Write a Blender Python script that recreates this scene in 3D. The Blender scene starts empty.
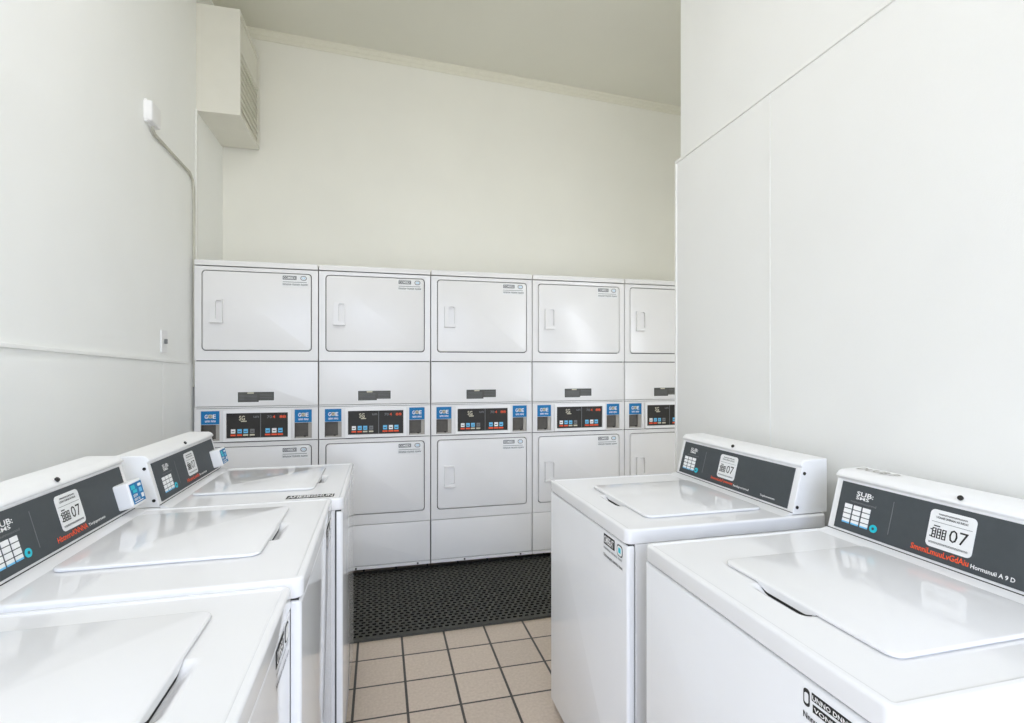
import bpy, math, random
from mathutils import Vector, Matrix
random.seed(7)
S = bpy.context.scene
COL = S.collection
PI = math.pi

# ------------------------------------------------------------------ materials
def lin(c):
    return tuple(((v/255.0)/12.92 if v/255.0 <= .04045 else ((v/255.0+.055)/1.055)**2.4) for v in c) + (1,)

def material(name, rgb, rough=.5, spec=.5, metal=0.0, noise=.02, nscale=40.0, bump=0.0, bscale=200.0, coat=0.0):
    m = bpy.data.materials.new(name); m.use_nodes = True
    nt = m.node_tree; N = nt.nodes; L = nt.links
    b = N['Principled BSDF']
    b.inputs['Roughness'].default_value = rough
    b.inputs['Specular IOR Level'].default_value = spec
    b.inputs['Metallic'].default_value = metal
    b.inputs['Coat Weight'].default_value = coat
    tc = N.new('ShaderNodeTexCoord')
    nz = N.new('ShaderNodeTexNoise'); nz.inputs['Scale'].default_value = nscale; nz.inputs['Detail'].default_value = 3
    L.new(tc.outputs['Object'], nz.inputs['Vector'])
    rp = N.new('ShaderNodeValToRGB')
    c = lin(rgb)
    rp.color_ramp.elements[0].position = .3; rp.color_ramp.elements[1].position = .7
    rp.color_ramp.elements[0].color = tuple(min(1, v*(1-noise)) for v in c[:3]) + (1,)
    rp.color_ramp.elements[1].color = tuple(min(1, v*(1+noise)) for v in c[:3]) + (1,)
    L.new(nz.outputs['Fac'], rp.inputs['Fac']); L.new(rp.outputs['Color'], b.inputs['Base Color'])
    if bump:
        n2 = N.new('ShaderNodeTexNoise'); n2.inputs['Scale'].default_value = bscale; n2.inputs['Detail'].default_value = 2
        L.new(tc.outputs['Object'], n2.inputs['Vector'])
        bp = N.new('ShaderNodeBump'); bp.inputs['Strength'].default_value = bump; bp.inputs['Distance'].default_value = .002
        L.new(n2.outputs['Fac'], bp.inputs['Height']); L.new(bp.outputs['Normal'], b.inputs['Normal'])
    return m

M = {}
M['enamel'] = material('white enamel', (229, 229, 230), .08, .5, noise=.006, nscale=9)
M['enamel_front'] = material('white enamel front', (238, 239, 241), .07, .5, noise=.006, nscale=9)
M['plastic'] = material('white plastic', (238, 238, 238), .38, .45, noise=.006, nscale=15)
M['dryer'] = material('dryer white enamel', (230, 229, 228), .25, .5, noise=.006, nscale=9)
M['seam'] = material('gap shade backing', (62, 62, 60), .7, .3, noise=.1)  # dark backing that paints the shade in the gaps between panels
M['panel'] = material('charcoal panel film', (70, 75, 78), .55, .35, noise=.03, nscale=60)
M['display'] = material('dark brown display film', (52, 50, 47), .5, .3, noise=.04, nscale=60)
M['ink'] = material('black ink', (48, 48, 47), .7, .2)
M['labelgrey'] = material('grey label ink', (82, 82, 78), .45, .4)
M['greyink'] = material('grey ink', (120, 122, 124), .7, .2)
M['white'] = material('white print', (240, 240, 240), .6, .3, noise=.01)
M['sticker'] = material('sticker paper', (232, 233, 233), .6, .3, noise=.01)
M['blue'] = material('blue label', (8, 116, 176), .5, .4, noise=.08, nscale=120)
M['lightblue'] = material('pale blue print', (110, 190, 232), .5, .4)
M['cyan'] = material('cyan button', (30, 196, 214), .4, .5)
M['red'] = material('orange red print', (246, 92, 52), .5, .4)
M['cream'] = material('cream print', (205, 200, 178), .6, .3)
M['wall_left'] = material('left wall paint', (246, 247, 245), .5, .35, noise=.012, nscale=3, bump=.12, bscale=260)
M['wall_back'] = material('back wall paint', (235, 234, 226), .55, .3, noise=.012, nscale=3, bump=.08, bscale=260)
M['wall_right'] = material('right wall paint', (234, 234, 231), .5, .35, noise=.01, nscale=3, bump=.15, bscale=260)
M['ceiling'] = material('ceiling paint', (222, 221, 210), .7, .2, noise=.015, nscale=2)
M['trim'] = material('white trim paint', (236, 236, 232), .35, .4, noise=.01)
M['crown'] = material('cream crown paint', (226, 224, 210), .45, .4, noise=.01)
M['rubber'] = material('black rubber', (72, 72, 67), .75, .3, noise=.12, nscale=70, bump=.2, bscale=400)
M['rubber_dark'] = material('black rubber hole shade', (24, 24, 22), .9, .1, noise=.1)  # darker copy of the rubber, painted as shade inside the holes
M['steel'] = material('brushed steel', (150, 148, 143), .35, .5, metal=.8, noise=.12, nscale=25)
M['brass'] = material('brass edging', (196, 172, 120), .35, .5, metal=.6, noise=.08)
M['slot'] = material('slot shade grey', (88, 84, 78), .5, .4, noise=.1)  # shade of the reader recess painted as a dark tone
M['slotlight'] = material('lit throat grey', (165, 161, 153), .5, .4, noise=.05)  # lit side of the recess painted paler; also used for pale print
M['screw'] = material('dark screw', (50, 48, 46), .35, .5, metal=.5)
M['cable'] = material('grey cable sheath', (196, 194, 182), .5, .4)
M['heater'] = material('cream heater enamel', (226, 224, 214), .4, .4, noise=.015, nscale=8)
M['toe'] = material('dark toe space', (40, 40, 40), .8, .2)

def tile_material(tx, ty, ts):
    m = bpy.data.materials.new('beige floor tile'); m.use_nodes = True
    nt = m.node_tree; N = nt.nodes; L = nt.links; b = N['Principled BSDF']
    geo = N.new('ShaderNodeNewGeometry'); sp = N.new('ShaderNodeSeparateXYZ'); L.new(geo.outputs['Position'], sp.inputs[0])
    def math_(op, a, v=None, w=None):
        n = N.new('ShaderNodeMath'); n.operation = op
        for i, q in enumerate((a, v, w)):
            if q is None: continue
            if isinstance(q, (int, float)): n.inputs[i].default_value = q
            else: L.new(q, n.inputs[i])
        return n.outputs[0]
    def edge(axis, off):
        u = math_('DIVIDE', math_('SUBTRACT', sp.outputs[axis], off), ts)
        return math_('MULTIPLY', math_('ABSOLUTE', math_('SUBTRACT', u, math_('ROUND', u))), ts), math_('FLOOR', u)
    ex, ix = edge(0, tx); ey, iy = edge(1, ty)
    gx = math_('LESS_THAN', ex, .0050); gy = math_('LESS_THAN', ey, .0044)
    g = math_('MAXIMUM', gx, gy)
    cmb = N.new('ShaderNodeCombineXYZ'); L.new(ix, cmb.inputs[0]); L.new(iy, cmb.inputs[1])
    wn = N.new('ShaderNodeTexWhiteNoise'); L.new(cmb.outputs[0], wn.inputs[0])
    nz = N.new('ShaderNodeTexNoise'); nz.inputs['Scale'].default_value = 90; nz.inputs['Detail'].default_value = 4
    L.new(geo.outputs['Position'], nz.inputs['Vector'])
    rp = N.new('ShaderNodeValToRGB'); rp.color_ramp.elements[0].position = .3; rp.color_ramp.elements[1].position = .7
    rp.color_ramp.elements[0].color = lin((190, 174, 158)); rp.color_ramp.elements[1].color = lin((204, 189, 173))
    L.new(nz.outputs['Fac'], rp.inputs['Fac'])
    hs = N.new('ShaderNodeHueSaturation'); L.new(rp.outputs['Color'], hs.inputs['Color'])
    L.new(math_('ADD', math_('MULTIPLY', wn.outputs['Value'], .08), .96), hs.inputs['Value'])
    mx = N.new('ShaderNodeMix'); mx.data_type = 'RGBA'
    L.new(g, mx.inputs[0]); L.new(hs.outputs['Color'], mx.inputs[6]); mx.inputs[7].default_value = lin((66, 62, 57))
    L.new(mx.outputs[2], b.inputs['Base Color'])
    b.inputs['Roughness'].default_value = .42
    bp = N.new('ShaderNodeBump'); bp.inputs['Strength'].default_value = .6; bp.inputs['Distance'].default_value = .003; bp.invert = True
    L.new(g, bp.inputs['Height']); L.new(bp.outputs['Normal'], b.inputs['Normal'])
    return m
TS, TX, TY = .2036, .9474, -.7562
M['tile'] = tile_material(TX, TY, TS)

# ------------------------------------------------------------------ mesh building
_glyphs = {}
def glyphs(s, bold=True, font_res=2):
    if (s, bold) in _glyphs: return _glyphs[s, bold]
    cu = bpy.data.curves.new('lettering_source', 'FONT'); cu.body = s; cu.size = 1.0; cu.resolution_u = font_res; cu.offset = .018 if bold else 0
    ob = bpy.data.objects.new('lettering_source', cu); COL.objects.link(ob)
    dg = bpy.context.evaluated_depsgraph_get(); dg.update()
    me = bpy.data.meshes.new_from_object(ob.evaluated_get(dg))
    vs = [(v.co.x, v.co.y) for v in me.vertices]; fs = [tuple(p.vertices) for p in me.polygons]
    bpy.data.objects.remove(ob); bpy.data.curves.remove(cu); bpy.data.meshes.remove(me)
    x0 = min(v[0] for v in vs); x1 = max(v[0] for v in vs); y0 = min(v[1] for v in vs); y1 = max(v[1] for v in vs)
    _glyphs[s, bold] = ([((x-x0)/(x1-x0), (y-y0)/(y1-y0)) for x, y in vs], fs)
    return _glyphs[s, bold]

def rrect(x0, x1, y0, y1, r, n=6):
    """rounded rectangle, counter-clockwise"""
    r = max(min(r, (x1-x0)/2-1e-5, (y1-y0)/2-1e-5), 1e-5); out = []
    for cx, cy, a0 in ((x1-r, y1-r, 0), (x0+r, y1-r, PI/2), (x0+r, y0+r, PI), (x1-r, y0+r, 1.5*PI)):
        for i in range(n+1):
            a = a0 + PI/2*i/n; out.append((cx+r*math.cos(a), cy+r*math.sin(a)))
    return out

class MB:
    def __init__(self): self.v = []; self.f = []; self.m = []; self.mats = []; self.T = Matrix()
    def mi(self, m):
        if m not in self.mats: self.mats.append(m)
        return self.mats.index(m)
    def add(self, vs, fs, mat):
        o = len(self.v); k = self.mi(mat)
        self.v += [tuple(self.T @ Vector(p)) for p in vs]
        for f in fs: self.f.append(tuple(o+i for i in f)); self.m.append(k)
    def box(self, x0, x1, y0, y1, z0, z1, mat):
        vs = [(x, y, z) for z in (z0, z1) for y in (y0, y1) for x in (x0, x1)]
        self.add(vs, [(0,2,3,1),(4,5,7,6),(0,1,5,4),(2,6,7,3),(0,4,6,2),(1,3,7,5)], mat); return self
    def loft(self, loops, mat, cap0=True, cap1=True):
        """loops of equal length, each list of 3-d points"""
        n = len(loops[0]); vs = [p for l in loops for p in l]; fs = []
        for k in range(len(loops)-1):
            for i in range(n):
                j = (i+1) % n; fs.append((k*n+i, k*n+j, (k+1)*n+j, (k+1)*n+i))
        if cap0: fs.append(tuple(reversed(range(n))))
        if cap1: fs.append(tuple((len(loops)-1)*n+i for i in range(n)))
        self.add(vs, fs, mat); return self
    def slab(self, x0, x1, y0, y1, z0, z1, r, mat, bev=.003, axis='z', seg=3, bottom=False):
        """rounded-rectangle slab with rounded upper edge; axis 'z' up, or 'y' facing -y (x,z outline, front at y0)"""
        L = []
        def lp(ins, h):
            q = rrect(x0+ins, x1-ins, y0+ins, y1-ins, max(r-ins, .0005))
            return [(a, b, h) for a, b in q]
        if bottom:
            for i in range(seg): a = PI/2*i/seg; L.append(lp(bev*(1-math.sin(a)), z0+bev*(1-math.cos(a))))
            L.append(lp(0, z0+bev))
        else: L.append(lp(0, z0))
        for i in range(seg+1): a = PI/2*i/seg; L.append(lp(bev*(1-math.cos(a)), z1-bev+bev*math.sin(a)))
        T0 = self.T
        if axis == 'y':   # outline in x,z ; extrude towards -y.  (a,b,h) -> (a, -h, b)
            self.T = T0 @ Matrix(((1,0,0,0),(0,0,-1,0),(0,1,0,0),(0,0,0,1)))
        self.loft(L, mat); self.T = T0; return self
    def plate_hole(self, outer, holes, d0, d1, mat):
        """flat plate in (x,z), front at y=d0, back at y=d1, with holes (lists of (x,z))"""
        import bmesh
        bm = bmesh.new(); E = []; loops = []
        for lp in [outer]+holes:
            vs = [bm.verts.new((a, d0, b)) for a, b in lp]; loops.append(vs)
            for i in range(len(vs)): E.append(bm.edges.new((vs[i], vs[(i+1) % len(vs)])))
        bmesh.ops.triangle_fill(bm, use_beauty=True, use_dissolve=False, edges=E)
        for f in bm.faces:
            f.normal_update()
            if f.normal.y > 0: f.normal_flip()
        bm.verts.index_update()
        self.add([tuple(v.co) for v in bm.verts], [tuple(v.index for v in f.verts) for f in bm.faces], mat)
        bm.free()
        for k, lp in enumerate([outer]+holes):
            n = len(lp); vs = [(a, d0, b) for a, b in lp]+[(a, d1, b) for a, b in lp]
            fs = [(i, (i+1) % n, n+(i+1) % n, n+i) for i in range(n)]
            if k == 0: fs = [tuple(reversed(f)) for f in fs]
            # outer ccw in (x,z): side normals outward
            self.add(vs, [tuple(reversed(f)) for f in fs], mat)
        return self
    def prism(self, prof, x0, x1, mat):
        """profile in (y,z) counter-clockwise seen from +x, extruded in x"""
        self.loft([[(x0, a, b) for a, b in prof], [(x1, a, b) for a, b in prof]], mat); return self
    def cyl(self, c, axis, r, h, mat, n=16, dome=0.0):
        ax = Vector(axis).normalized(); up = Vector((0,0,1)) if abs(ax.z) < .9 else Vector((1,0,0))
        u = ax.cross(up).normalized(); w = ax.cross(u); c = Vector(c); L = []
        for rr, hh in ((r, 0), (r, h), (r*.8, h+dome)):
            L.append([tuple(c+ax*hh+u*(rr*math.cos(2*PI*i/n))+w*(rr*math.sin(2*PI*i/n))) for i in range(n)])
        self.loft(L, mat); return self
    def tube(self, pts, r, mat, n=8):
        pts = [Vector(p) for p in pts]; L = []
        for i, p in enumerate(pts):
            t = (pts[min(i+1, len(pts)-1)]-pts[max(i-1, 0)]).normalized()
            up = Vector((1, 0, 0)) if abs(t.x) < .9 else Vector((0, 0, 1))
            u = t.cross(up).normalized(); w = t.cross(u)
            L.append([tuple(p+u*(r*math.cos(2*PI*k/n))+w*(r*math.sin(2*PI*k/n))) for k in range(n)])
        self.loft(L, mat); return self
    # flat artwork: (u right, v up) in a face frame F (4x4: columns u, v, normal, origin)
    def art(self, F, u0, u1, v0, v1, mat, h=.0006, r=0.0):
        q = rrect(u0, u1, v0, v1, r, 4) if r else [(u0, v0), (u1, v0), (u1, v1), (u0, v1)]
        T0 = self.T; self.T = T0 @ F
        self.loft([[(a, b, 0) for a, b in q], [(a, b, h) for a, b in q]], mat); self.T = T0; return self
    def text(self, F, s, u0, u1, v0, v1, mat, h=.0009, bold=True):
        vs, fs = glyphs(s, bold); T0 = self.T; self.T = T0 @ F
        self.add([(u0+(u1-u0)*a, v0+(v1-v0)*b, h) for a, b in vs], fs, mat); self.T = T0; return self
    def mesh(self, name, smooth=True):
        me = bpy.data.meshes.new(name); me.from_pydata(self.v, [], self.f)
        for m in self.mats: me.materials.append(M[m])
        me.polygons.foreach_set('material_index', self.m)
        if smooth:
            me.polygons.foreach_set('use_smooth', [len(p.vertices) <= 8 for p in me.polygons])
            me.set_sharp_from_angle(angle=math.radians(38))
        me.update(); return me

def frame(o, u, v):
    u = Vector(u).normalized(); v = Vector(v).normalized(); n = u.cross(v)
    return Matrix(((u.x, v.x, n.x, o[0]), (u.y, v.y, n.y, o[1]), (u.z, v.z, n.z, o[2]), (0, 0, 0, 1)))

def link(name, me, parent=None, label=None, cat=None, group=None, kind=None, bevel=0, loc=None):
    o = bpy.data.objects.new(name, me); COL.objects.link(o)
    if parent is not None: o.parent = parent
    if loc is not None: o.location = loc
    if label: o['label'] = label
    if cat: o['category'] = cat
    if group: o['group'] = group
    if kind: o['kind'] = kind
    if bevel:
        b = o.modifiers.new('edge rounding', 'BEVEL'); b.width = bevel; b.segments = 2; b.limit_method = 'ANGLE'; b.angle_limit = math.radians(40)
    return o
def empty(name, loc, rz, label, cat, group=None):
    o = bpy.data.objects.new(name, None); COL.objects.link(o); o.empty_display_size = .1
    o.location = loc; o.rotation_euler = (0, 0, rz); o['label'] = label; o['category'] = cat
    if group: o['group'] = group
    return o

# ------------------------------------------------------------------ room shell
YN = -1.90; XL = -.018; YB = .64; XE = 3.82; YR = -5.4; XR = 2.40; YP = -1.235; HZ = 4.0
def ceil_z(x): return 3.717 - .0405*x
def struct(name, mb, bevel=0): return link(name, mb.mesh(name), kind='structure', bevel=bevel)

struct('floor', MB().box(XL-.15, XE+.15, YR-.15, YB+.15, -.12, 0, 'tile'))
mb = MB()
mb.prism([(YR-.15, 0), (YB+.15, 0), (YB+.15, .12), (YR-.15, .12)], XL-.15, XE+.15, 'ceiling')
mb.v = [(x, y, z+ceil_z(x)) for x, y, z in mb.v]
struct('ceiling', mb)
struct('wall_left', MB().box(XL-.14, XL, YR, YB+.14, 0, HZ, 'wall_left'))
struct('wall_back', MB().box(XL, XE, YB, YB+.14, 0, HZ, 'wall_back'))
struct('wall_east', MB().box(XE, XE+.14, YN-.14, YB+.14, 0, HZ, 'wall_back'))
# the right-hand partition stands a little out of square: built in its own frame (y along it, x=0 its face), then turned
RW = []
def partition(name, mb, bevel=0):
    o = struct(name, mb, bevel); o.location = (2.437, -1.135, 0); o.rotation_euler = (0, 0, -math.radians(2.5)); return o
partition('wall_right', MB().box(.015, .135, -4.4, -.022, 0, HZ, 'wall_right'))
# wall closing the nook behind the partition, with a tall window

NX0, NX1, NZ0, NZ1 = 3.02, 3.46, .95, 2.30
mb = MB(); a, b = XR+.14, XE; y0, y1 = YN-.14, YN
mb.box(a, NX0, y0, y1, 0, HZ, 'wall_right'); mb.box(NX1, b, y0, y1, 0, HZ, 'wall_right')
mb.box(NX0, NX1, y0, y1, 0, NZ0, 'wall_right'); mb.box(NX0, NX1, y0, y1, NZ1, HZ, 'wall_right')
struct('wall_nook', mb)
mb = MB()
for x in (NX0, NX1-.03): mb.box(x, x+.03, y0+.03, y1-.03, NZ0, NZ1, 'trim')
for z in (NZ0, (NZ0+NZ1)/2+.12, NZ1-.03): mb.box(NX0, NX1, y0+.031, y1-.031, z, z+.03, 'trim')
struct('window_1', mb)
# rear wall with a wide open shop front
RX0, RX1, RZ1 = .10, 2.20, 3.1
mb = MB(); y0, y1 = YR-.14, YR
mb.box(XL, RX0, y0, y1, 0, HZ, 'wall_right'); mb.box(RX1, XR, y0, y1, 0, HZ, 'wall_right'); mb.box(RX0, RX1, y0, y1, RZ1, HZ, 'wall_right')
struct('wall_rear', mb)
mb = MB()
for x in (RX0, RX1-.06): mb.box(x, x+.06, y0+.03, y1-.03, 0, RZ1, 'trim')
mb.box(RX0, RX1, y0+.031, y1-.031, RZ1-.06, RZ1, 'trim')
struct('door_1', mb)

# crown moulding along the back wall
prof = [(YB, -.066), (YB-.007, -.064), (YB-.009, -.040), (YB-.016, -.034), (YB-.019, -.012), (YB-.027, -.006), (YB-.027, .03), (YB, .03)]
mb = MB(); mb.prism(list(reversed(prof)), XL, XE, 'crown'); mb.v = [(x, y, z+ceil_z(x)) for x, y, z in mb.v]
struct('trim_1', mb)
# left wall: rail, lower panelling seam, corner strip
mb = MB()
def sheared(mb, x0, x1, ya, yb, za, zb, h, mat):
    vs = [(x, y, z+d) for d in (0, h) for (y, z) in ((ya, za), (yb, zb)) for x in (x0, x1)]
    mb.add(vs, [(0,2,3,1),(4,5,7,6),(0,1,5,4),(2,6,7,3),(0,4,6,2),(1,3,7,5)], mat)
sheared(mb, XL, XL+.010, YR, -.03, 1.4722, 1.3316, .016, 'wall_left')
struct('trim_2', mb, bevel=.003)
mb = MB()
for ya, yb in ((YR, -.4105), (-.4045, .05)): mb.box(XL, XL+.005, ya, yb, 0, 1.335, 'wall_left')
struct('wall_left_panel', mb)
struct('trim_3', MB().box(XL, XL+.012, .075, .100, 0, 2.852, 'trim'), bevel=.003)
# right wall panelling below the rail
ZR, SY = 2.302, -.662
mb = MB(); mb.box(0, .015, -4.4, SY-.004, 0, ZR, 'wall_right'); mb.box(0, .015, SY+.004, -.012, 0, ZR, 'wall_right')
partition('wall_right_panel', mb)
partition('trim_4', MB().box(-.005, .016, -4.4, 0, ZR-.003, ZR+.011, 'trim'), .002)
partition('trim_5', MB().box(-.0022, .014, SY-.0035, SY+.0035, 0, ZR-.004, 'wall_right'))
partition('trim_6', MB().box(-.005, .035, -.014, 0, 0, ZR-.004, 'trim'), .002)

# ------------------------------------------------------------------ heater box high on the left wall
hx = empty('wall_heater', (XL, .36, 2.853), 0, 'cream box heater with louvred side, mounted high in the left corner near the ceiling', 'heater')
HL, HH, HD = .26, .645, .240
mb = MB()
mb.plate_hole([(-HL, 0), (HL, 0), (HL, HH), (-HL, HH)], [rrect(-HL+.022, HL-.022, .022, .40, .006, 2), rrect(-HL+.022, HL-.022, .425, HH-.022, .006, 2)], 0, .010, 'heater')
fx = MB(); fx.mats = mb.mats; fx.f = mb.f; fx.m = mb.m; fx.v = [(HD-y, x, z) for x, y, z in mb.v]
fx.box(0, HD-.0101, -HL, HL, 0, HH, 'heater')
link('housing', fx.mesh('housing'), hx)
for i in range(8):
    z = .050+i*.043
    L = MB(); y0, y1 = -HL+.03, HL-.03
    vs = [(HD-.0100, y0, z+.014), (HD-.0015, y0, z+.004), (HD-.0005, y0, z+.008), (HD-.0100, y0, z+.022)]
    L.loft([vs, [(a, y1, c) for a, b, c in vs]], 'heater'); link('louvre', L.mesh('louvre'), hx)

# sensor box with its cable
sb = empty('alarm_box', (XL, -.560, 2.468), 0, 'small white box on the upper left wall at the head of a grey cable', 'alarm box')
mb = MB(); mb.T = Matrix.Rotation(PI/2, 4, 'Z'); mb.slab(-.055, .055, 0, .098, 0, .034, .012, 'plastic', bev=.008, axis='y')
link('cover', mb.mesh('cover'), sb)
mb = MB(); mb.box(0, .014, -.052, .052, -.004, .102, 'plastic'); link('back_plate', mb.mesh('back_plate'), sb, bevel=.003)
pts = [(XL+.012, -.548, 2.470), (XL+.012, -.548, 2.452), (XL+.011, -.520, 2.440), (XL+.009, -.30, 2.437), (XL+.009, -.04, 2.432), (XL+.009, .010, 2.405), (XL+.009, .028, 2.35), (XL+.009, .032, 2.25), (XL+.009, .034, 1.2)]
mb = MB(); mb.tube(pts, .0075, 'cable')
cb = link('wall_cable', mb.mesh('wall_cable'), None, 'grey cable running from the small white box across the left wall and down', 'cable')
ls = empty('light_switch', (XL, -.39, 1.39), 0, 'narrow white switch plate on left wall just above the rail, beside the dryers', 'switch')
mb = MB(); mb.box(0, .007, -.036, .036, 0, .112, 'white'); link('plate', mb.mesh('plate'), ls, bevel=.002)
mb = MB(); mb.box(.007, .019, -.006, .006, .044, .068, 'greyink'); link('toggle', mb.mesh('toggle'), ls, bevel=.002)

# ------------------------------------------------------------------ floor mat and steel strip
mat = empty('rubber_mat', (.700, -.803, 0), math.radians(.85), 'black perforated rubber mat on the tiles in front of the dryers', 'mat')
MW, MD, MH = 1.72, .86, .012
nx, ny = 52, 30; bw = .022
mb = MB(); px, py = (MW-2*bw)/nx, (MD-2*bw)/ny
V = {}
def vert(key, p):
    if key not in V: V[key] = len(mb.v); mb.v.append(p)
    return V[key]
k = mb.mi('rubber'); kd = mb.mi('rubber_dark')
for i in range(nx):
    for j in range(ny):
        x0, y0 = bw+i*px, bw+j*py; cx, cy = x0+px/2, y0+py/2
        cs = [vert((i+a, j+b), (bw+(i+a)*px, bw+(j+b)*py, MH)) for a, b in ((0,0),(1,0),(1,1),(0,1))]
        sk = .18 if j % 2 else -.18
        hole = [(-.29, -.28), (.29, -.28), (.29, .28), (-.29, .28)]
        o = len(mb.v)
        for a, b in hole: mb.v.append((cx+(a+sk)*px, cy+b*py, MH))
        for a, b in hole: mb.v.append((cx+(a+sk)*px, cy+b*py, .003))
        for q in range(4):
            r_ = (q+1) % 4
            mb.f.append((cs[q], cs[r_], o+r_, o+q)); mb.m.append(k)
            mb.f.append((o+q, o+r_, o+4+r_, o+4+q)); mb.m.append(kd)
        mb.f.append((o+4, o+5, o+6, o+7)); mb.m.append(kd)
link('mat_grid', mb.mesh('mat_grid', False), mat)
mb = MB()
mb.plate_hole([(0, 0), (MW, 0), (MW, MD), (0, MD)], [[(bw, bw), (MW-bw, bw), (MW-bw, MD-bw), (bw, MD-bw)]], 0, .011, 'rubber')
mb.v = [(x, z, MH-y) for x, y, z in mb.v]; mb.f = [tuple(reversed(f)) for f in mb.f]
link('mat_border', mb.mesh('mat_border'), mat)

# ------------------------------------------------------------------ stacked dryers
DW = .683
FD = frame((0, 0, 0), (1, 0, 0), (0, 0, 1))
def front(y): return frame((0, y, 0), (1, 0, 0), (0, 0, 1))
ZT, ZCAP, Z1, ZC, ZCB, ZK, ZB = 1.9465, 1.9094, 1.3529, 1.0736, .8722, .3276, .0500
UD = (.045, .640, 1.4165, 1.8805); LD = (.045, .640, .3965, .8405)
RL = (.036, .135, .884, 1.059); RR = (.546, .645, .884, 1.059)
g = .0026
x0, x1 = .003, DW-.003

def door_meshes(D):
    d = MB(); d.T = Matrix.Translation((0, -.004, 0))
    d.T = Matrix.Translation((0, .016, 0)); d.slab(D[0], D[1], D[2], D[3], 0, .020, .019, 'dryer', bev=.005, axis='y')
    h = MB(); hx0, hx1, hz0, hz1 = D[0]+.043, D[0]+.109, D[3]-.302, D[3]-.166
    hole = [(hx0+.029, hz0+.020), (hx1-.003, hz0+.020)]
    n = 8; rr = .010
    hole += [(hx1-.003-rr+rr*math.cos(PI/2*i/n), hz1-.006-rr+rr*math.sin(PI/2*i/n)) for i in range(n+1)]
    hole += [(hx0+.029+rr-rr*math.sin(PI/2*i/n), hz1-.006-rr+rr*math.cos(PI/2*i/n)) for i in range(n+1)]
    h.plate_hole(rrect(hx0, hx1, hz0, hz1, .005, 3), [hole], -.019, -.0035, 'dryer')
    h.box(hx0-.002, hx1+.002, -.024, -.0035, hz0-.004, hz0+.007, 'dryer')
    l = MB(); F = front(-.0042); a, b = D[1]-.160, D[1]-.018; t = D[3]-.012
    l.art(F, a-.004, b+.004, t-.066, t+.004, 'sticker', .0004)
    l.art(F, a, a+.078, t-.024, t, 'greyink', .0007); l.text(F, 'COMBEX', a+.004, a+.074, t-.020, t-.004, 'sticker', .0012)
    l.art(F, a+.100, a+.136, t-.026, t+.001, 'greyink', .0007, r=.012); l.art(F, a+.104, a+.132, t-.022, t-.003, 'sticker', .0010, r=.009)
    l.text(F, 'C3', a+.109, a+.127, t-.018, t-.007, 'lightblue', .0014)
    l.art(F, a, b-.006, t-.039, t-.036, 'greyink', .0007)
    l.text(F, 'nnnunuw rnunnnn nuuww', a, b, t-.058, t-.047, 'greyink', .0007)
    return d, h, l

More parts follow.
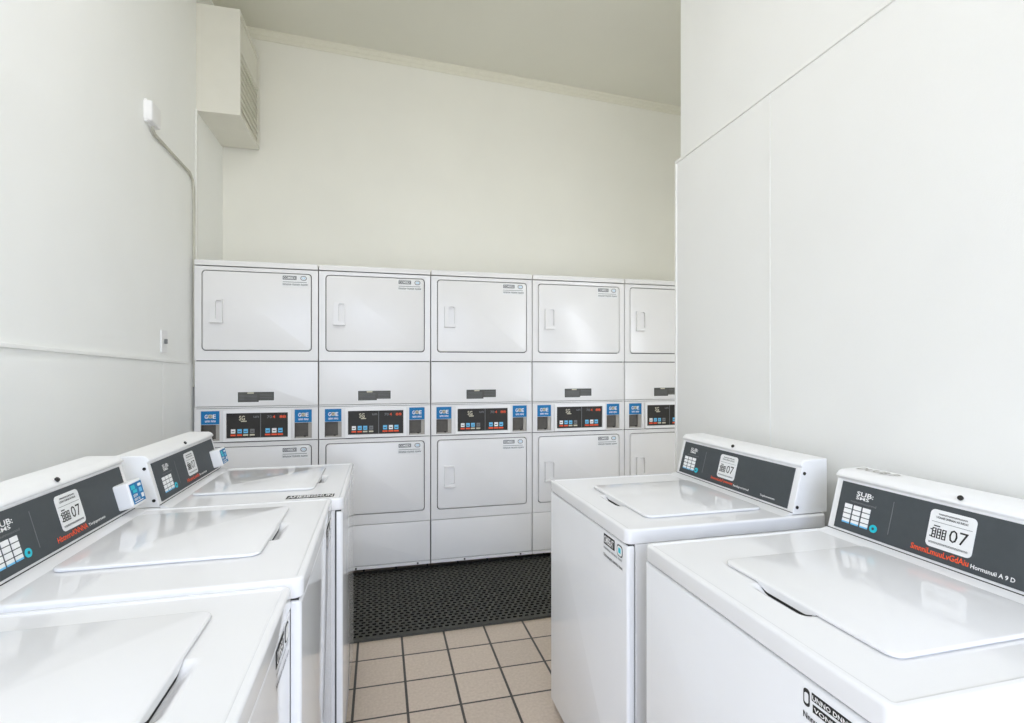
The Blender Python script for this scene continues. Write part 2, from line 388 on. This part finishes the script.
def build_dryer(label):
    root = empty('stacked_dryer', (0, 0, 0), 0, label, 'dryer', 'stacked dryers along the back wall')
    b = MB(); b.box(x0+.001, x1-.001, .026, .60, ZB+.004, ZCAP-.002, 'dryer'); b.box(x0+.004, x1-.004, .020, .0259, ZB+.01, ZCAP-.006, 'seam')
    link('cabinet', b.mesh('cabinet'), root)
    t = MB(); t.slab(x0, x1, -.006, .60, ZCAP+.0032, ZT, .006, 'dryer', bev=.010); link('top_cap', t.mesh('top_cap'), root)
    for D, (za, zb) in ((UD, (Z1, ZCAP)), (LD, (ZK, ZCB))):
        f = MB(); e = .0048
        f.plate_hole([(x0, za+g), (x1, za+g), (x1, zb-g), (x0, zb-g)], [rrect(D[0]-e, D[1]+e, D[2]-e, D[3]+e, .022, 6)], 0, .0195, 'dryer')
        link('front_frame', f.mesh('front_frame'), root, bevel=.0012)
    for D in (UD, LD):
        d, h, l = door_meshes(D)
        do = link('door', d.mesh('door'), root)
        link('door_handle', h.mesh('door_handle'), do, bevel=.0015)
        link('door_label', l.mesh('door_label', False), do, 'printed grey label')
    p = MB(); p.T = Matrix.Translation((0, .0195, 0)); p.slab(x0, x1, ZC+.010, Z1-g, 0, .0195, .003, 'dryer', bev=.005, axis='y')
    p.T = Matrix(); p.box(x0, x1, -.004, .0195, ZC+.001, ZC+.008, 'dryer')
    lp = link('lint_panel', p.mesh('lint_panel'), root)
    w = MB(); F = front(-.0003)
    w.art(F, .229, .346, 1.1055, 1.1715, 'sticker', .0004); w.art(F, .340, .436, 1.1135, 1.1715, 'sticker', .0004)
    w.art(F, .233, .3465, 1.108, 1.168, 'labelgrey', .0007); w.art(F, .3465, .431, 1.117, 1.168, 'labelgrey', .0007)
    w.art(F, .285, .320, 1.158, 1.166, 'cream', .0010)
    for i in range(5):
        w.art(F, .240, .338, 1.1145+i*.0085, 1.1163+i*.0085, 'greyink', .0010)
        if i < 4: w.art(F, .353, .424, 1.1245+i*.0095, 1.1263+i*.0095, 'greyink', .0010)
    link('warning_label', w.mesh('warning_label', False), lp, 'black warning label')
    c = MB(); zc0, zc1 = ZCB+g, ZC-.002
    c.plate_hole([(x0, zc0), (x1, zc0), (x1, zc1), (x0, zc1)], [[(R[0], R[2]), (R[1], R[2]), (R[1], R[3]), (R[0], R[3])] for R in (RL, RR)], 0, .0195, 'dryer')
    co = link('control_panel', c.mesh('control_panel'), root, bevel=.001)
    z = MB(); z.plate_hole(rrect(.158, .528, .878, 1.061, .004, 2), [[(.173, .896), (.510, .896), (.510, 1.044), (.173, 1.044)]], -.012, 0, 'plastic')
    link('bezel', z.mesh('bezel'), co, bevel=.003)
    s = MB(); F = front(-.0015)
    s.box(.1735, .5095, -.0015, 0, .8965, 1.0435, 'display'); s.art(F, .3555, .3590, .898, 1.042, 'greyink', .0010)
    s.text(F, 'SG', .240, .272, 1.000, 1.028, 'cream'); s.art(F, .250, .281, .992, .998, 'cream')
    s.text(F, 'un', .318, .348, 1.014, 1.026, 'greyink')
    for k, (u, m1) in enumerate(((.392, 'greyink'), (.424, 'red'), (.462, 'red'))):
        s.text(F, ('70', '4', '88')[k], u, u+(.028, .014, .036)[k], 1.010, 1.027, m1)
    for k, u in enumerate((.196, .231, .264, .300)):
        s.art(F, u, u+.024, .924, .949, 'white' if k == 0 else ('lightblue' if k < 3 else 'greyink')); s.art(F, u+.004, u+.019, .933, .937, 'display', .0012)
        s.art(F, u-.002, u+.025, .909, .918, 'red' if k < 2 else 'cream')
    for k, u in enumerate((.384, .420, .454)):
        s.art(F, u, u+.025, .923, .950, 'lightblue' if k != 1 else 'white'); s.art(F, u+.004, u+.02, .932, .937, 'display', .0012)
        s.art(F, u-.003, u+.027, .908, .917, 'red')
    link('display_face', s.mesh('display_face', False), co, 'dark display with blue and red buttons')
    for R in (RL, RR):
        r = MB(); a, b_, z0, z1 = R; zm = z0+.094
        r.box(a+.0005, b_-.0005, .004, .019, zm, z1-.0005, 'plastic')
        # throat: floor, sides, back, with its lit and shaded faces painted in
        r.box(a+.0005, b_-.0005, .0195, .0198, z0, zm, 'slot')
        r.box(a+.0005, a+.004, .002, .0195, z0+.0005, zm, 'slot'); r.box(b_-.022, b_-.0005, .010, .0195, z0+.0005, zm, 'slotlight')
        r.box(a+.004, b_-.022, .002, .0195, z0+.0005, z0+.008, 'slotlight'); r.box(a+.052, a+.064, .001, .010, z0+.008, z0+.014, 'ink')
        ro = link('card_reader', r.mesh('card_reader'), root, 'card reader with dark slot')
        q = MB(); F = front(.0036)
        q.art(F, a+.001, b_-.001, zm+.002, z1-.001, 'blue', .0015)
        q.text(F, 'G', a+.020, a+.036, zm+.036, zm+.060, 'white', .0022); q.text(F, 'E', a+.063, a+.079, zm+.036, zm+.060, 'white', .0022)
        q.art(F, a+.038, a+.061, zm+.038, zm+.060, 'cream', .0020, r=.006); q.text(F, 'o', a+.043, a+.056, zm+.042, zm+.055, 'slot', .0026)
        q.text(F, 'unn nnu', a+.022, a+.078, zm+.015, zm+.026, 'white', .0022)
        link('reader_label', q.mesh('reader_label', False), ro, 'blue card label')
    kp = MB(); kp.T = Matrix.Translation((0, .0195, 0)); kp.slab(x0, x1, ZB+.022, ZK-g, 0, .0195, .003, 'dryer', bev=.004, axis='y'); kp.T = Matrix()
    kp.box(x0, x1, -.002, .0195, ZB, ZB+.019, 'dryer')
    kp.cyl((.22, -.002, ZB+.009), (0, -1, 0), .006, .003, 'screw'); kp.cyl((.60, -.002, ZB+.009), (0, -1, 0), .006, .003, 'screw')
    link('kick_panel', kp.mesh('kick_panel'), root)
    for px_, py_ in ((.06, .16), (DW-.06, .16), (.06, .54), (DW-.06, .54)):
        q = MB(); q.cyl((px_, py_, 0), (0, 0, 1), .022, ZB+.003, 'toe'); link('foot', q.mesh('foot'), root)
    return root

dryer_labels = ['white stacked dryer at the left end of the row, against the left wall',
 'white stacked dryer, second from the left wall, behind the far left washer',
 'white stacked dryer in the middle of the row, fully in view above the black mat',
 'white stacked dryer, fourth from the left, its lower half behind the right-hand washer',
 'white stacked dryer at the right end of the row, partly hidden by the right wall']
first = build_dryer(dryer_labels[0])
def copy_tree(o, parent=None):
    c = o.copy(); COL.objects.link(c); c.parent = parent
    for ch in list(o.children): copy_tree(ch, c)
    return c
for i in range(1, 5):
    r = copy_tree(first); r.location = (i*DW, 0, 0); r['label'] = dryer_labels[i]

# ------------------------------------------------------------------ top-loading washers
# local frame: x to the operator's right, y away from the operator, z up; origin on the floor at the middle of the front
WH = .3256; BODY = .650
CF, LEAN, CH, CT = .538, .0407, .1565, .083
_cache = {}
def cached(key, fn):
    if key not in _cache: _cache[key] = fn()
    return _cache[key]

def m_cabinet(H):
    b = MB(); z1 = H-.0385-.0015
    b.loft([[(x, y, z) for x, y in rrect(-WH+.002, WH-.002, .024, BODY, .006, 3)] for z in (.035, z1)], 'enamel')
    b.box(-WH+.006, WH-.006, .006, .0238, .05, z1, 'seam'); b.box(-WH+.03, WH-.03, .05, BODY-.03, .012, .036, 'toe')
    return b.mesh('cabinet')
def m_front(H):
    f = MB(); f.T = Matrix.Translation((0, .0195, 0)); f.slab(-WH, WH, .03, H-.0385-.0055, 0, .0195, .004, 'enamel_front', bev=.009, axis='y', seg=4)
    return f.mesh('front_panel')
def m_badge(H, style):
    l = MB(); F = front(-.0002); a, t = WH-.150, H-.052
    if style == 'wide':
        t = H-.058
        l.art(F, a, a+.012, t-.027, t, 'ink', r=.005); l.art(F, a+.0022, a+.0098, t-.022, t-.006, 'enamel_front', .0010, r=.003)
        l.art(F, a+.016, a+.112, t-.012, t, 'ink'); l.text(F, 'UNNO DNNB UBT', a+.018, a+.110, t-.0100, t-.0025, 'white', .0014)
        l.art(F, a+.018, a+.112, t-.029, t-.017, 'ink'); l.text(F, 'VONUGUBNA', a+.021, a+.110, t-.0265, t-.0195, 'white', .0014)
        t += .020
    else:
        l.art(F, a, a+.072, t-.030, t, 'ink'); l.text(F, 'OMBEAT', a+.004, a+.068, t-.026, t-.004, 'white', .0014)
        l.art(F, a+.088, a+.122, t-.034, t-.002, 'ink', r=.010); l.art(F, a+.091, a+.119, t-.031, t-.005, 'white', .0010, r=.008)
        if style == 'box': l.art(F, a+.098, a+.112, t-.024, t-.010, 'cyan', .0014)
        l.text(F, 'nunnnu nnuuu nnn', a, a+.118, t-.044, t-.038, 'greyink')
    l.text(F, 'Nnnunnunn uunnnu nuun', a, a+.122, t-.066, t-.056, 'ink'); 
    return l.mesh('front_badge', False)
SX0, SX1 = -.060, .090
def scoop(x):
    a = min(1, max(0, (x-SX0)/.030)); b = min(1, max(0, (SX1-x)/.030)); w = min(a, b)
    return .0145*w*w*(3-2*w)
def m_top(H):
    t = MB(); zb = H-.0385; L = []
    def lp(ins, z, y_in=None): return [(x, y, z) for x, y in rrect(-WH+ins-.001, WH-ins+.001, -.003+ins, BODY-ins, max(.020-ins, .004), 6)]
    L.append(lp(.0015, zb)); L.append(lp(0, zb+.0015))
    for i in range(5): a = PI/2*i/4; L.append(lp(.0065*(1-math.cos(a)), H-.0065+.0065*math.sin(a)))
    L.append(lp(.013, H)); L.append(lp(.0155, H-.0022)); L.append(lp(.019, H-.0026))
    t.loft(L, 'enamel', True, False)
    sx0, sx1, sy0, sy1, nx_, ny_ = SX0, SX1, LY0-.026, LY0+.004, 20, 8
    hole = [(sx0+(sx1-sx0)*i/nx_, sy0) for i in range(nx_)]+[(sx1, sy0+(sy1-sy0)*j/ny_) for j in range(ny_)]
    hole += [(sx1-(sx1-sx0)*i/nx_, sy1) for i in range(nx_)]+[(sx0, sy1-(sy1-sy0)*j/ny_) for j in range(ny_)]
    p = MB(); p.plate_hole([(a, b) for a, b, c in L[-1]], [hole], 0, 0, 'enamel')
    nfl = len([1 for f in p.f if len(f) == 3])
    t.add([(x, z, H-.0026) for x, y, z in p.v], [tuple(reversed(f)) for f in p.f if len(f) == 3], 'enamel')
    vs = []
    for j in range(ny_+1):
        for i in range(nx_+1):
            x = sx0+(sx1-sx0)*i/nx_; y = sy0+(sy1-sy0)*j/ny_
            r_ = min(1, j/(ny_-1)); r_ = r_*r_*(3-2*r_)
            vs.append((x, y, H-.0026-scoop(x)*r_))
    w_ = nx_+1
    t.add(vs, [(j*w_+i, j*w_+i+1, (j+1)*w_+i+1, (j+1)*w_+i) for j in range(ny_) for i in range(nx_)], 'enamel')
    # cove rising to the console
    t.prism([(CF-.032, H-.003), (CF-.002, H-.003), (CF-.002, H+.0062), (CF-.008, H+.0055), (CF-.018, H+.0025), (CF-.027, H+.0002)][::-1] if 0 else
            [(CF-.002, H-.003), (CF-.002, H+.0062), (CF-.008, H+.0055), (CF-.018, H+.0025), (CF-.032, H-.0022)], -.312, .312, 'enamel')
    return t.mesh('top_panel')
LX0, LX1, LY0, LY1 = -.170, .235, .108, .500
def m_lid(H):
    t = MB(); z0 = H-.0024; h = .0080; L = []
    def lp(ins, z): return [(x, y, z) for x, y in rrect(LX0+ins, LX1-ins, LY0+ins, LY1-ins, max(.022-ins, .004), 6)]
    L.append(lp(.005, z0)); L.append(lp(.005, z0+.0022)); L.append(lp(.0, z0+.0024)); L.append(lp(0, z0+h-.004))
    for i in range(1, 5): a = PI/2*i/4; L.append(lp(.004*(1-math.cos(a)), z0+h-.004+.004*math.sin(a)))
    t.loft(L, 'enamel', True, True)
    return t.mesh('lid')
def m_pull(H):
    # skirt of the lid that shows above the scooped recess
    t = MB(); n = 24; L = []
    for i in range(n+1):
        x = SX0+.004+(SX1-SX0-.008)*i/n; zb = H-.0026-scoop(x)*.55; za = H+.0012
        L.append([(x, LY0+.0002, za), (x, LY0+.0002, zb), (x, LY0+.003, zb), (x, LY0+.003, za)])
    t.loft(L, 'enamel'); return t.mesh('lid_pull')
def m_slot_shade(H):  # ink strip that paints the shade in the gap under the lid edge
    t = MB(); n = 24; L = []
    for i in range(n+1):
        x = SX0+.012+(SX1-SX0-.024)*i/n; zb = H-.0030-scoop(x); za = H-.0026-scoop(x)*.4
        L.append([(x, LY0+.0012, za), (x, LY0+.0012, zb), (x, LY0+.0024, zb), (x, LY0+.0024, za)])
    t.loft(L, 'ink'); return t.mesh('slot_shade')
def m_console(H):
    c = MB(); y1 = CF+LEAN+CT; z = H
    prof = [(CF, z+.0005), (CF, z+.006), (CF+LEAN*.86, z+CH*.89), (CF+LEAN*.86-.006, z+CH*.905), (CF+LEAN*.86-.007, z+CH*.94), (CF+LEAN-.003, z+CH+.001), (CF+LEAN+.006, z+CH+.004), (y1, z+CH+.006), (y1, z+.0005)]
    c.prism(prof[::-1], -.312, .312, 'plastic')
    return c.mesh('control_console')
def face_frame(H): # lean of the console front face
    return frame((0, CF, H+.006), (1, 0, 0), (0, LEAN*.86, CH*.89-.006))
def m_face(H):
    p = MB(); F = face_frame(H); p.art(F, -.291, .289, .0075, .1305, 'panel', .0022); p.art(F, -.3115, .3115, -.0002, .0018, 'ink', .0006); return p.mesh('panel_face', False)
def m_print(H, part, words, du=0):
    p = MB(); T = Matrix.Translation((du, 0, .0022)); F = face_frame(H) @ T
    if part == 0:
        p.text(F, 'SUB:', -.243, -.196, .101, .113, 'white'); p.text(F, 'SMS', -.243, -.206, .092, .100, 'white')
    elif part == 1: p.text(F, words[0], -.085, .036, .0180, .0310, 'red')
    elif part == 2: p.text(F, words[1], .040, .118, .0175, .0265, 'white')
    elif part == 3: p.text(F, words[2], .172, .236, .017, .025, 'white')
    elif part == 5: p.text(F, 'nnnunnuuunnd', -.256, -.184, .0815, .0875, 'greyink')
    else: p.art(F, -.1437, -.1422, .030, .110, 'greyink')
    return p.mesh('lettering', False)
def m_sticker(H, number, du=0):
    p = MB(); T = Matrix.Translation((du, 0, .0022)); F = face_frame(H) @ T
    q = .048; p.art(F, -.056, .038, .035, .118, 'sticker', .0008, r=.010)
    p.T = Matrix(); z = .0012
    p.text(F, 'nnnununnunnuunn', -.038, .020, .107, .1105, 'ink', z); p.text(F, 'UONAE UNINAAI AS INIUAI', -.042, .022, .099, .104, 'ink', z)
    p.art(F, -.050, .032, .0905, .0915, 'greyink', z)
    # dense block glyph
    u0, v0 = -.050, .056
    p.art(F, u0+.006, u0+.019, v0+.025, v0+.0275, 'ink', z)
    for k in range(3):
        a = u0+.004+k*.0105
        p.art(F, a, a+.0022, v0, v0+.022, 'ink', z); p.art(F, a+.0064, a+.0086, v0, v0+.022, 'ink', z)
        for w in (0, .0066, .0132, .0198): p.art(F, a, a+.0086, v0+w, v0+w+.0022, 'ink', z)
    p.art(F, u0, u0+.006, v0+.016, v0+.0185, 'ink', z); p.art(F, u0, u0+.006, v0+.001, v0+.0035, 'ink', z)
    p.text(F, number, -.010, .027, .056, .083, 'ink', z, False)
    p.text(F, 'wmnnunmwnunnmnunwmn', -.050, .030, .043, .0475, 'greyink', z)
    return p.mesh('number_sticker', False)
def m_key(H, col, row, du=0):
    p = MB(); T = Matrix.Translation((du, 0, .0022)); F = face_frame(H) @ T
    u = -.270+col*.026; v = .0255+(3-row)*.0130
    if row == 3: p.art(F, u, u+.021, v+.0035, v+.0108, 'white', .0012); p.art(F, u, u+.021, v, v+.0040, 'lightblue', .0012)
    else: p.art(F, u, u+.021, v, v+.0108, 'white', .0012)
    return p.mesh('key', False)
def m_button(H, du=0):
    p = MB(); T = Matrix.Translation((du, 0, .0022)); p.T = face_frame(H) @ T
    p.cyl((-.181, .032, 0), (0, 0, 1), .0095, .0018, 'cyan', 20); p.cyl((-.181, .032, .0018), (0, 0, 1), .0035, .0004, 'panel', 14)
    return p.mesh('start_button')
def m_screw(H, k):
    p = MB(); F = face_frame(H)
    if k == 0: p.cyl((.0, CF+LEAN-.007, H+CH-.001), (0, -.75, .65), .0055, .004, 'screw', 14, .001)
    else:
        sx = 1 if k < 3 else -1; w = .12 if k % 2 else .86
        p.cyl((sx*.3115, CF+LEAN*.86*w+.011, H+.006+(CH*.89-.006)*w), (sx, 0, 0), .0050, .0022, 'screw', 12, .001)
    return p.mesh('screw')
def m_reader(H):
    r = MB(); r.T = face_frame(H); T = []
    q = lambda ins, h: [(a, b, h) for a, b in rrect(.222+ins, .307-ins, .014+ins, .084-ins, .006, 3)]
    r.loft([q(0, .0025), q(0, .035), q(.003, .038)], 'plastic'); return r.mesh('card_reader')
def m_reader_label(H):
    r = MB(); F = face_frame(H) @ Matrix.Translation((.0, .0, .038)) @ Matrix.Translation((.2645, .049, 0)) @ Matrix.Diagonal((.82, .84, 1, 1)) @ Matrix.Translation((-.2562, -.052, 0)); z = .0010
    r.art(F, .2125, .3000, .018, .086, 'blue', .0006)
    r.art(F, .219, .247, .066, .080, 'cyan', z); r.art(F, .226, .254, .054, .064, 'cyan', z)
    r.art(F, .268, .292, .070, .079, 'white', z, r=.003); r.art(F, .270, .290, .050, .064, 'lightblue', z)
    r.art(F, .276, .294, .030, .044, 'white', z); r.text(F, 'unnw', .221, .252, .040, .050, 'white', z)
    r.text(F, 'nnunn nuu', .221, .262, .028, .036, 'white', z); r.art(F, .221, .280, .0215, .0245, 'white', z)
    return r.mesh('reader_label', False)
def m_toplabel(H):
    l = MB(); F = frame((0, 0, H-.0024), (1, 0, 0), (0, 1, 0)); 
    # printed strip lying along the left edge of the top, read from the left side
    F = frame((-WH+.070, .182, H-.0026), (0, -1, 0), (1, 0, 0))
    l.art(F, 0, .150, -.030, .012, 'ink', .0005); l.text(F, 'AHESBGMUN', .004, .146, -.024, .006, 'white', .0009)
    return l.mesh('printed_strip', False)
def m_topmark(H):
    l = MB(); z = H+CH+.0056
    F = frame((0, CF+LEAN+.02, z), (1, 0, 0), (0, 1, .02))
    l.text(F, 'DUUB P', -.292, -.185, .012, .042, 'slotlight', .0012); return l.mesh('hood_marking', False)
def m_foot(x, y):
    p = MB(); p.cyl((x, y, 0), (0, 0, 1), .02, .0125, 'toe'); return p.mesh('foot')

def washer(name_label, loc, rz, H, words, number, reader, badge, strip=False, mark=False, du=0):
    root = empty('washing_machine', loc, rz, name_label, 'washing machine', 'top-loading washers in two rows')
    c = lambda k, fn, *a: cached((k, H)+a, lambda: fn(H, *a))
    link('cabinet', c('cab', m_cabinet), root)
    fp = link('front_panel', c('front', m_front), root)
    if badge: link('front_badge', c('badge', m_badge, badge), fp, 'printed badge')
    tp = link('top_panel', c('top', m_top), root)
    if strip: link('printed_strip', c('strip', m_toplabel), tp, 'narrow black and white printed strip')
    ld = link('lid', c('lid', m_lid), root)
    link('lid_pull', c('pull', m_pull), ld); link('slot_shade', c('notch', m_slot_shade), ld, 'dark strip painted as shade in the finger gap')
    co = link('control_console', c('con', m_console), root, bevel=.003)
    if mark: link('hood_marking', c('mark', m_topmark), co)
    link('panel_face', c('face', m_face), co, 'charcoal panel')
    link('logo_lettering', c('print', m_print, 0, words, du), co, 'white lettering above the keypad')
    link('orange_lettering', c('print', m_print, 1, words, du), co, 'orange lettering')
    link('white_lettering', c('print', m_print, 2, words, du), co, 'white lettering')
    if len(words) > 2: link('white_lettering', c('print', m_print, 3, words, du), co, 'white lettering')
    link('small_lettering', c('print', m_print, 5, words, du), co, 'small grey lettering')
    link('divider_line', c('print', m_print, 4, words, du), co)
    link('number_sticker', c('stk', m_sticker, number, du), co, 'white sticker with number 07')
    for col in range(3):
        for row in range(4): link('key', c('key', m_key, col, row, du), co)
    link('start_button', c('btn', m_button, du), co, 'cyan round button')
    for k in range(5):
        link('screw', c('screw', m_screw, k), co)
    if reader:
        rd = link('card_reader', c('rd', m_reader), root, bevel=0)
        link('reader_label', c('rdl', m_reader_label), rd, 'blue card label')
    for x, y in ((-.25, .09), (.25, .09), (-.25, .58), (.25, .58)): link('foot', cached(('foot', x, y), lambda: m_foot(x, y)), root)
    return root

# right row: operator looks towards +x
def right(Yfar, X, H, rot, *a, **k): 
    th = rot; c = Vector((X, Yfar, 0))+Vector((math.sin(th), -math.cos(th), 0))*WH
    return washer(a[0], c, -PI/2+th, H, *a[1:], **k)
def left(Yfar, X, H, rot, *a, **k):
    th = rot; c = Vector((X, Yfar, 0))+Vector((math.sin(th), -math.cos(th), 0))*WH
    return washer(a[0], c, PI/2+th, H, *a[1:], **k)
right(-1.462, 1.690, .879, -.004, 'white washer on the right farther from the camera, nearest the dryers, with white 07 sticker', ('SmnnnuLuSuF jvwwwmt', 'Swnlqnnrnnnul', 'Tuphonwnnnn'), '07', False, 'box')
right(-2.209, 1.687, .877, -.003, 'white washer nearest the camera on the right, its console cut by the photo edge', ('SmnniLmuuLvGdAiu', 'Hormsnuii A 9 D'), '07', False, 'wide', mark=True)
left(-.930, .9325, .883, -.006, 'white washer on the left nearest the dryers, with printed strip on its top', ('HbunnLuwltu', 'Rw nnwrnnnnn'), '07', True, None, strip=True, du=.018)
left(-1.6375, .898, .8995, 0, 'white washer in the middle of the left row, blue-labelled card reader on its console', ('HbtnnruKNNNA', 'Tnrjrpnrnnn'), '07', True, 'plain', du=.030)
left(-2.291, .8785, .890, 0, 'white washer at the lower left nearest the camera, only its lid and top in view', ('HbunnLuKNNA', 'Rnrjrpnrnnn'), '07', True, 'plain', du=.030)

# ------------------------------------------------------------------ daylight and ceiling lamps
WORLD, LAMP, NOOK = 5.2, 18.0, 11.0
w = bpy.data.worlds.new('daylight'); S.world = w; w.use_nodes = True
N = w.node_tree.nodes; L = w.node_tree.links; bg = N['Background']
tc = N.new('ShaderNodeTexCoord'); sp = N.new('ShaderNodeSeparateXYZ'); L.new(tc.outputs['Generated'], sp.inputs[0])
rp = N.new('ShaderNodeValToRGB'); e = rp.color_ramp.elements
e[0].position = .44; e[0].color = (.50, .50, .50, 1); e[1].position = .60; e[1].color = (.80, .92, 1.18, 1)
mp = N.new('ShaderNodeMapRange'); mp.inputs[1].default_value = -1; mp.inputs[2].default_value = 1; L.new(sp.outputs[2], mp.inputs[0])
L.new(mp.outputs[0], rp.inputs['Fac']); L.new(rp.outputs['Color'], bg.inputs['Color']); bg.inputs['Strength'].default_value = WORLD
def portal(name, loc, rot, sx, sy):
    l = bpy.data.lights.new(name, 'AREA'); l.shape = 'RECTANGLE'; l.size = sx; l.size_y = sy; l.cycles.is_portal = True
    o = bpy.data.objects.new(name, l); COL.objects.link(o); o.location = loc; o.rotation_euler = rot; return o
portal('daylight_portal', ((RX0+RX1)/2, YR-.07, RZ1/2), (PI/2, 0, 0), RX1-RX0, RZ1)

def ceiling_lamp(x, y, sx, sy, watts, rgb):
    l = bpy.data.lights.new('ceiling_lamp', 'AREA'); l.shape = 'RECTANGLE'; l.size = sx; l.size_y = sy; l.energy = watts; l.color = rgb
    o = bpy.data.objects.new('ceiling_lamp', l); COL.objects.link(o); o.location = (x, y, ceil_z(x)-.06); return o
ceiling_lamp(.78, -2.25, .7, 1.2, LAMP, (.985, .985, 1.02))
l = bpy.data.lights.new('window_daylight', 'AREA'); l.shape = 'RECTANGLE'; l.size = NX1-NX0; l.size_y = NZ1-NZ0; l.energy = NOOK; l.color = (.97, .99, 1.0)
o = bpy.data.objects.new('window_daylight', l); COL.objects.link(o); o.location = ((NX0+NX1)/2, YN-.13, (NZ0+NZ1)/2); o.rotation_euler = (PI/2, 0, 0)

# ------------------------------------------------------------------ camera
cam = bpy.data.cameras.new('camera'); cam.sensor_fit = 'HORIZONTAL'; cam.sensor_width = 36
cam.lens = 519.5/1024*36; cam.shift_y = 6.02/1024; cam.clip_start = .02
co = bpy.data.objects.new('camera', cam); COL.objects.link(co)
co.location = (1.0473, -3.3804, 1.3139); co.rotation_euler = (PI/2, 0, -.2492)
S.camera = co
vs = S.view_settings; S.display_settings.display_device = 'sRGB'
vs.view_transform = 'Standard'; vs.look = 'None'; vs.gamma = 1; vs.use_curve_mapping = False; vs.exposure = 0.12
S.cycles.max_bounces = 16; S.cycles.diffuse_bounces = 12; S.cycles.use_denoising = True
S.cycles.sample_clamp_indirect = 8
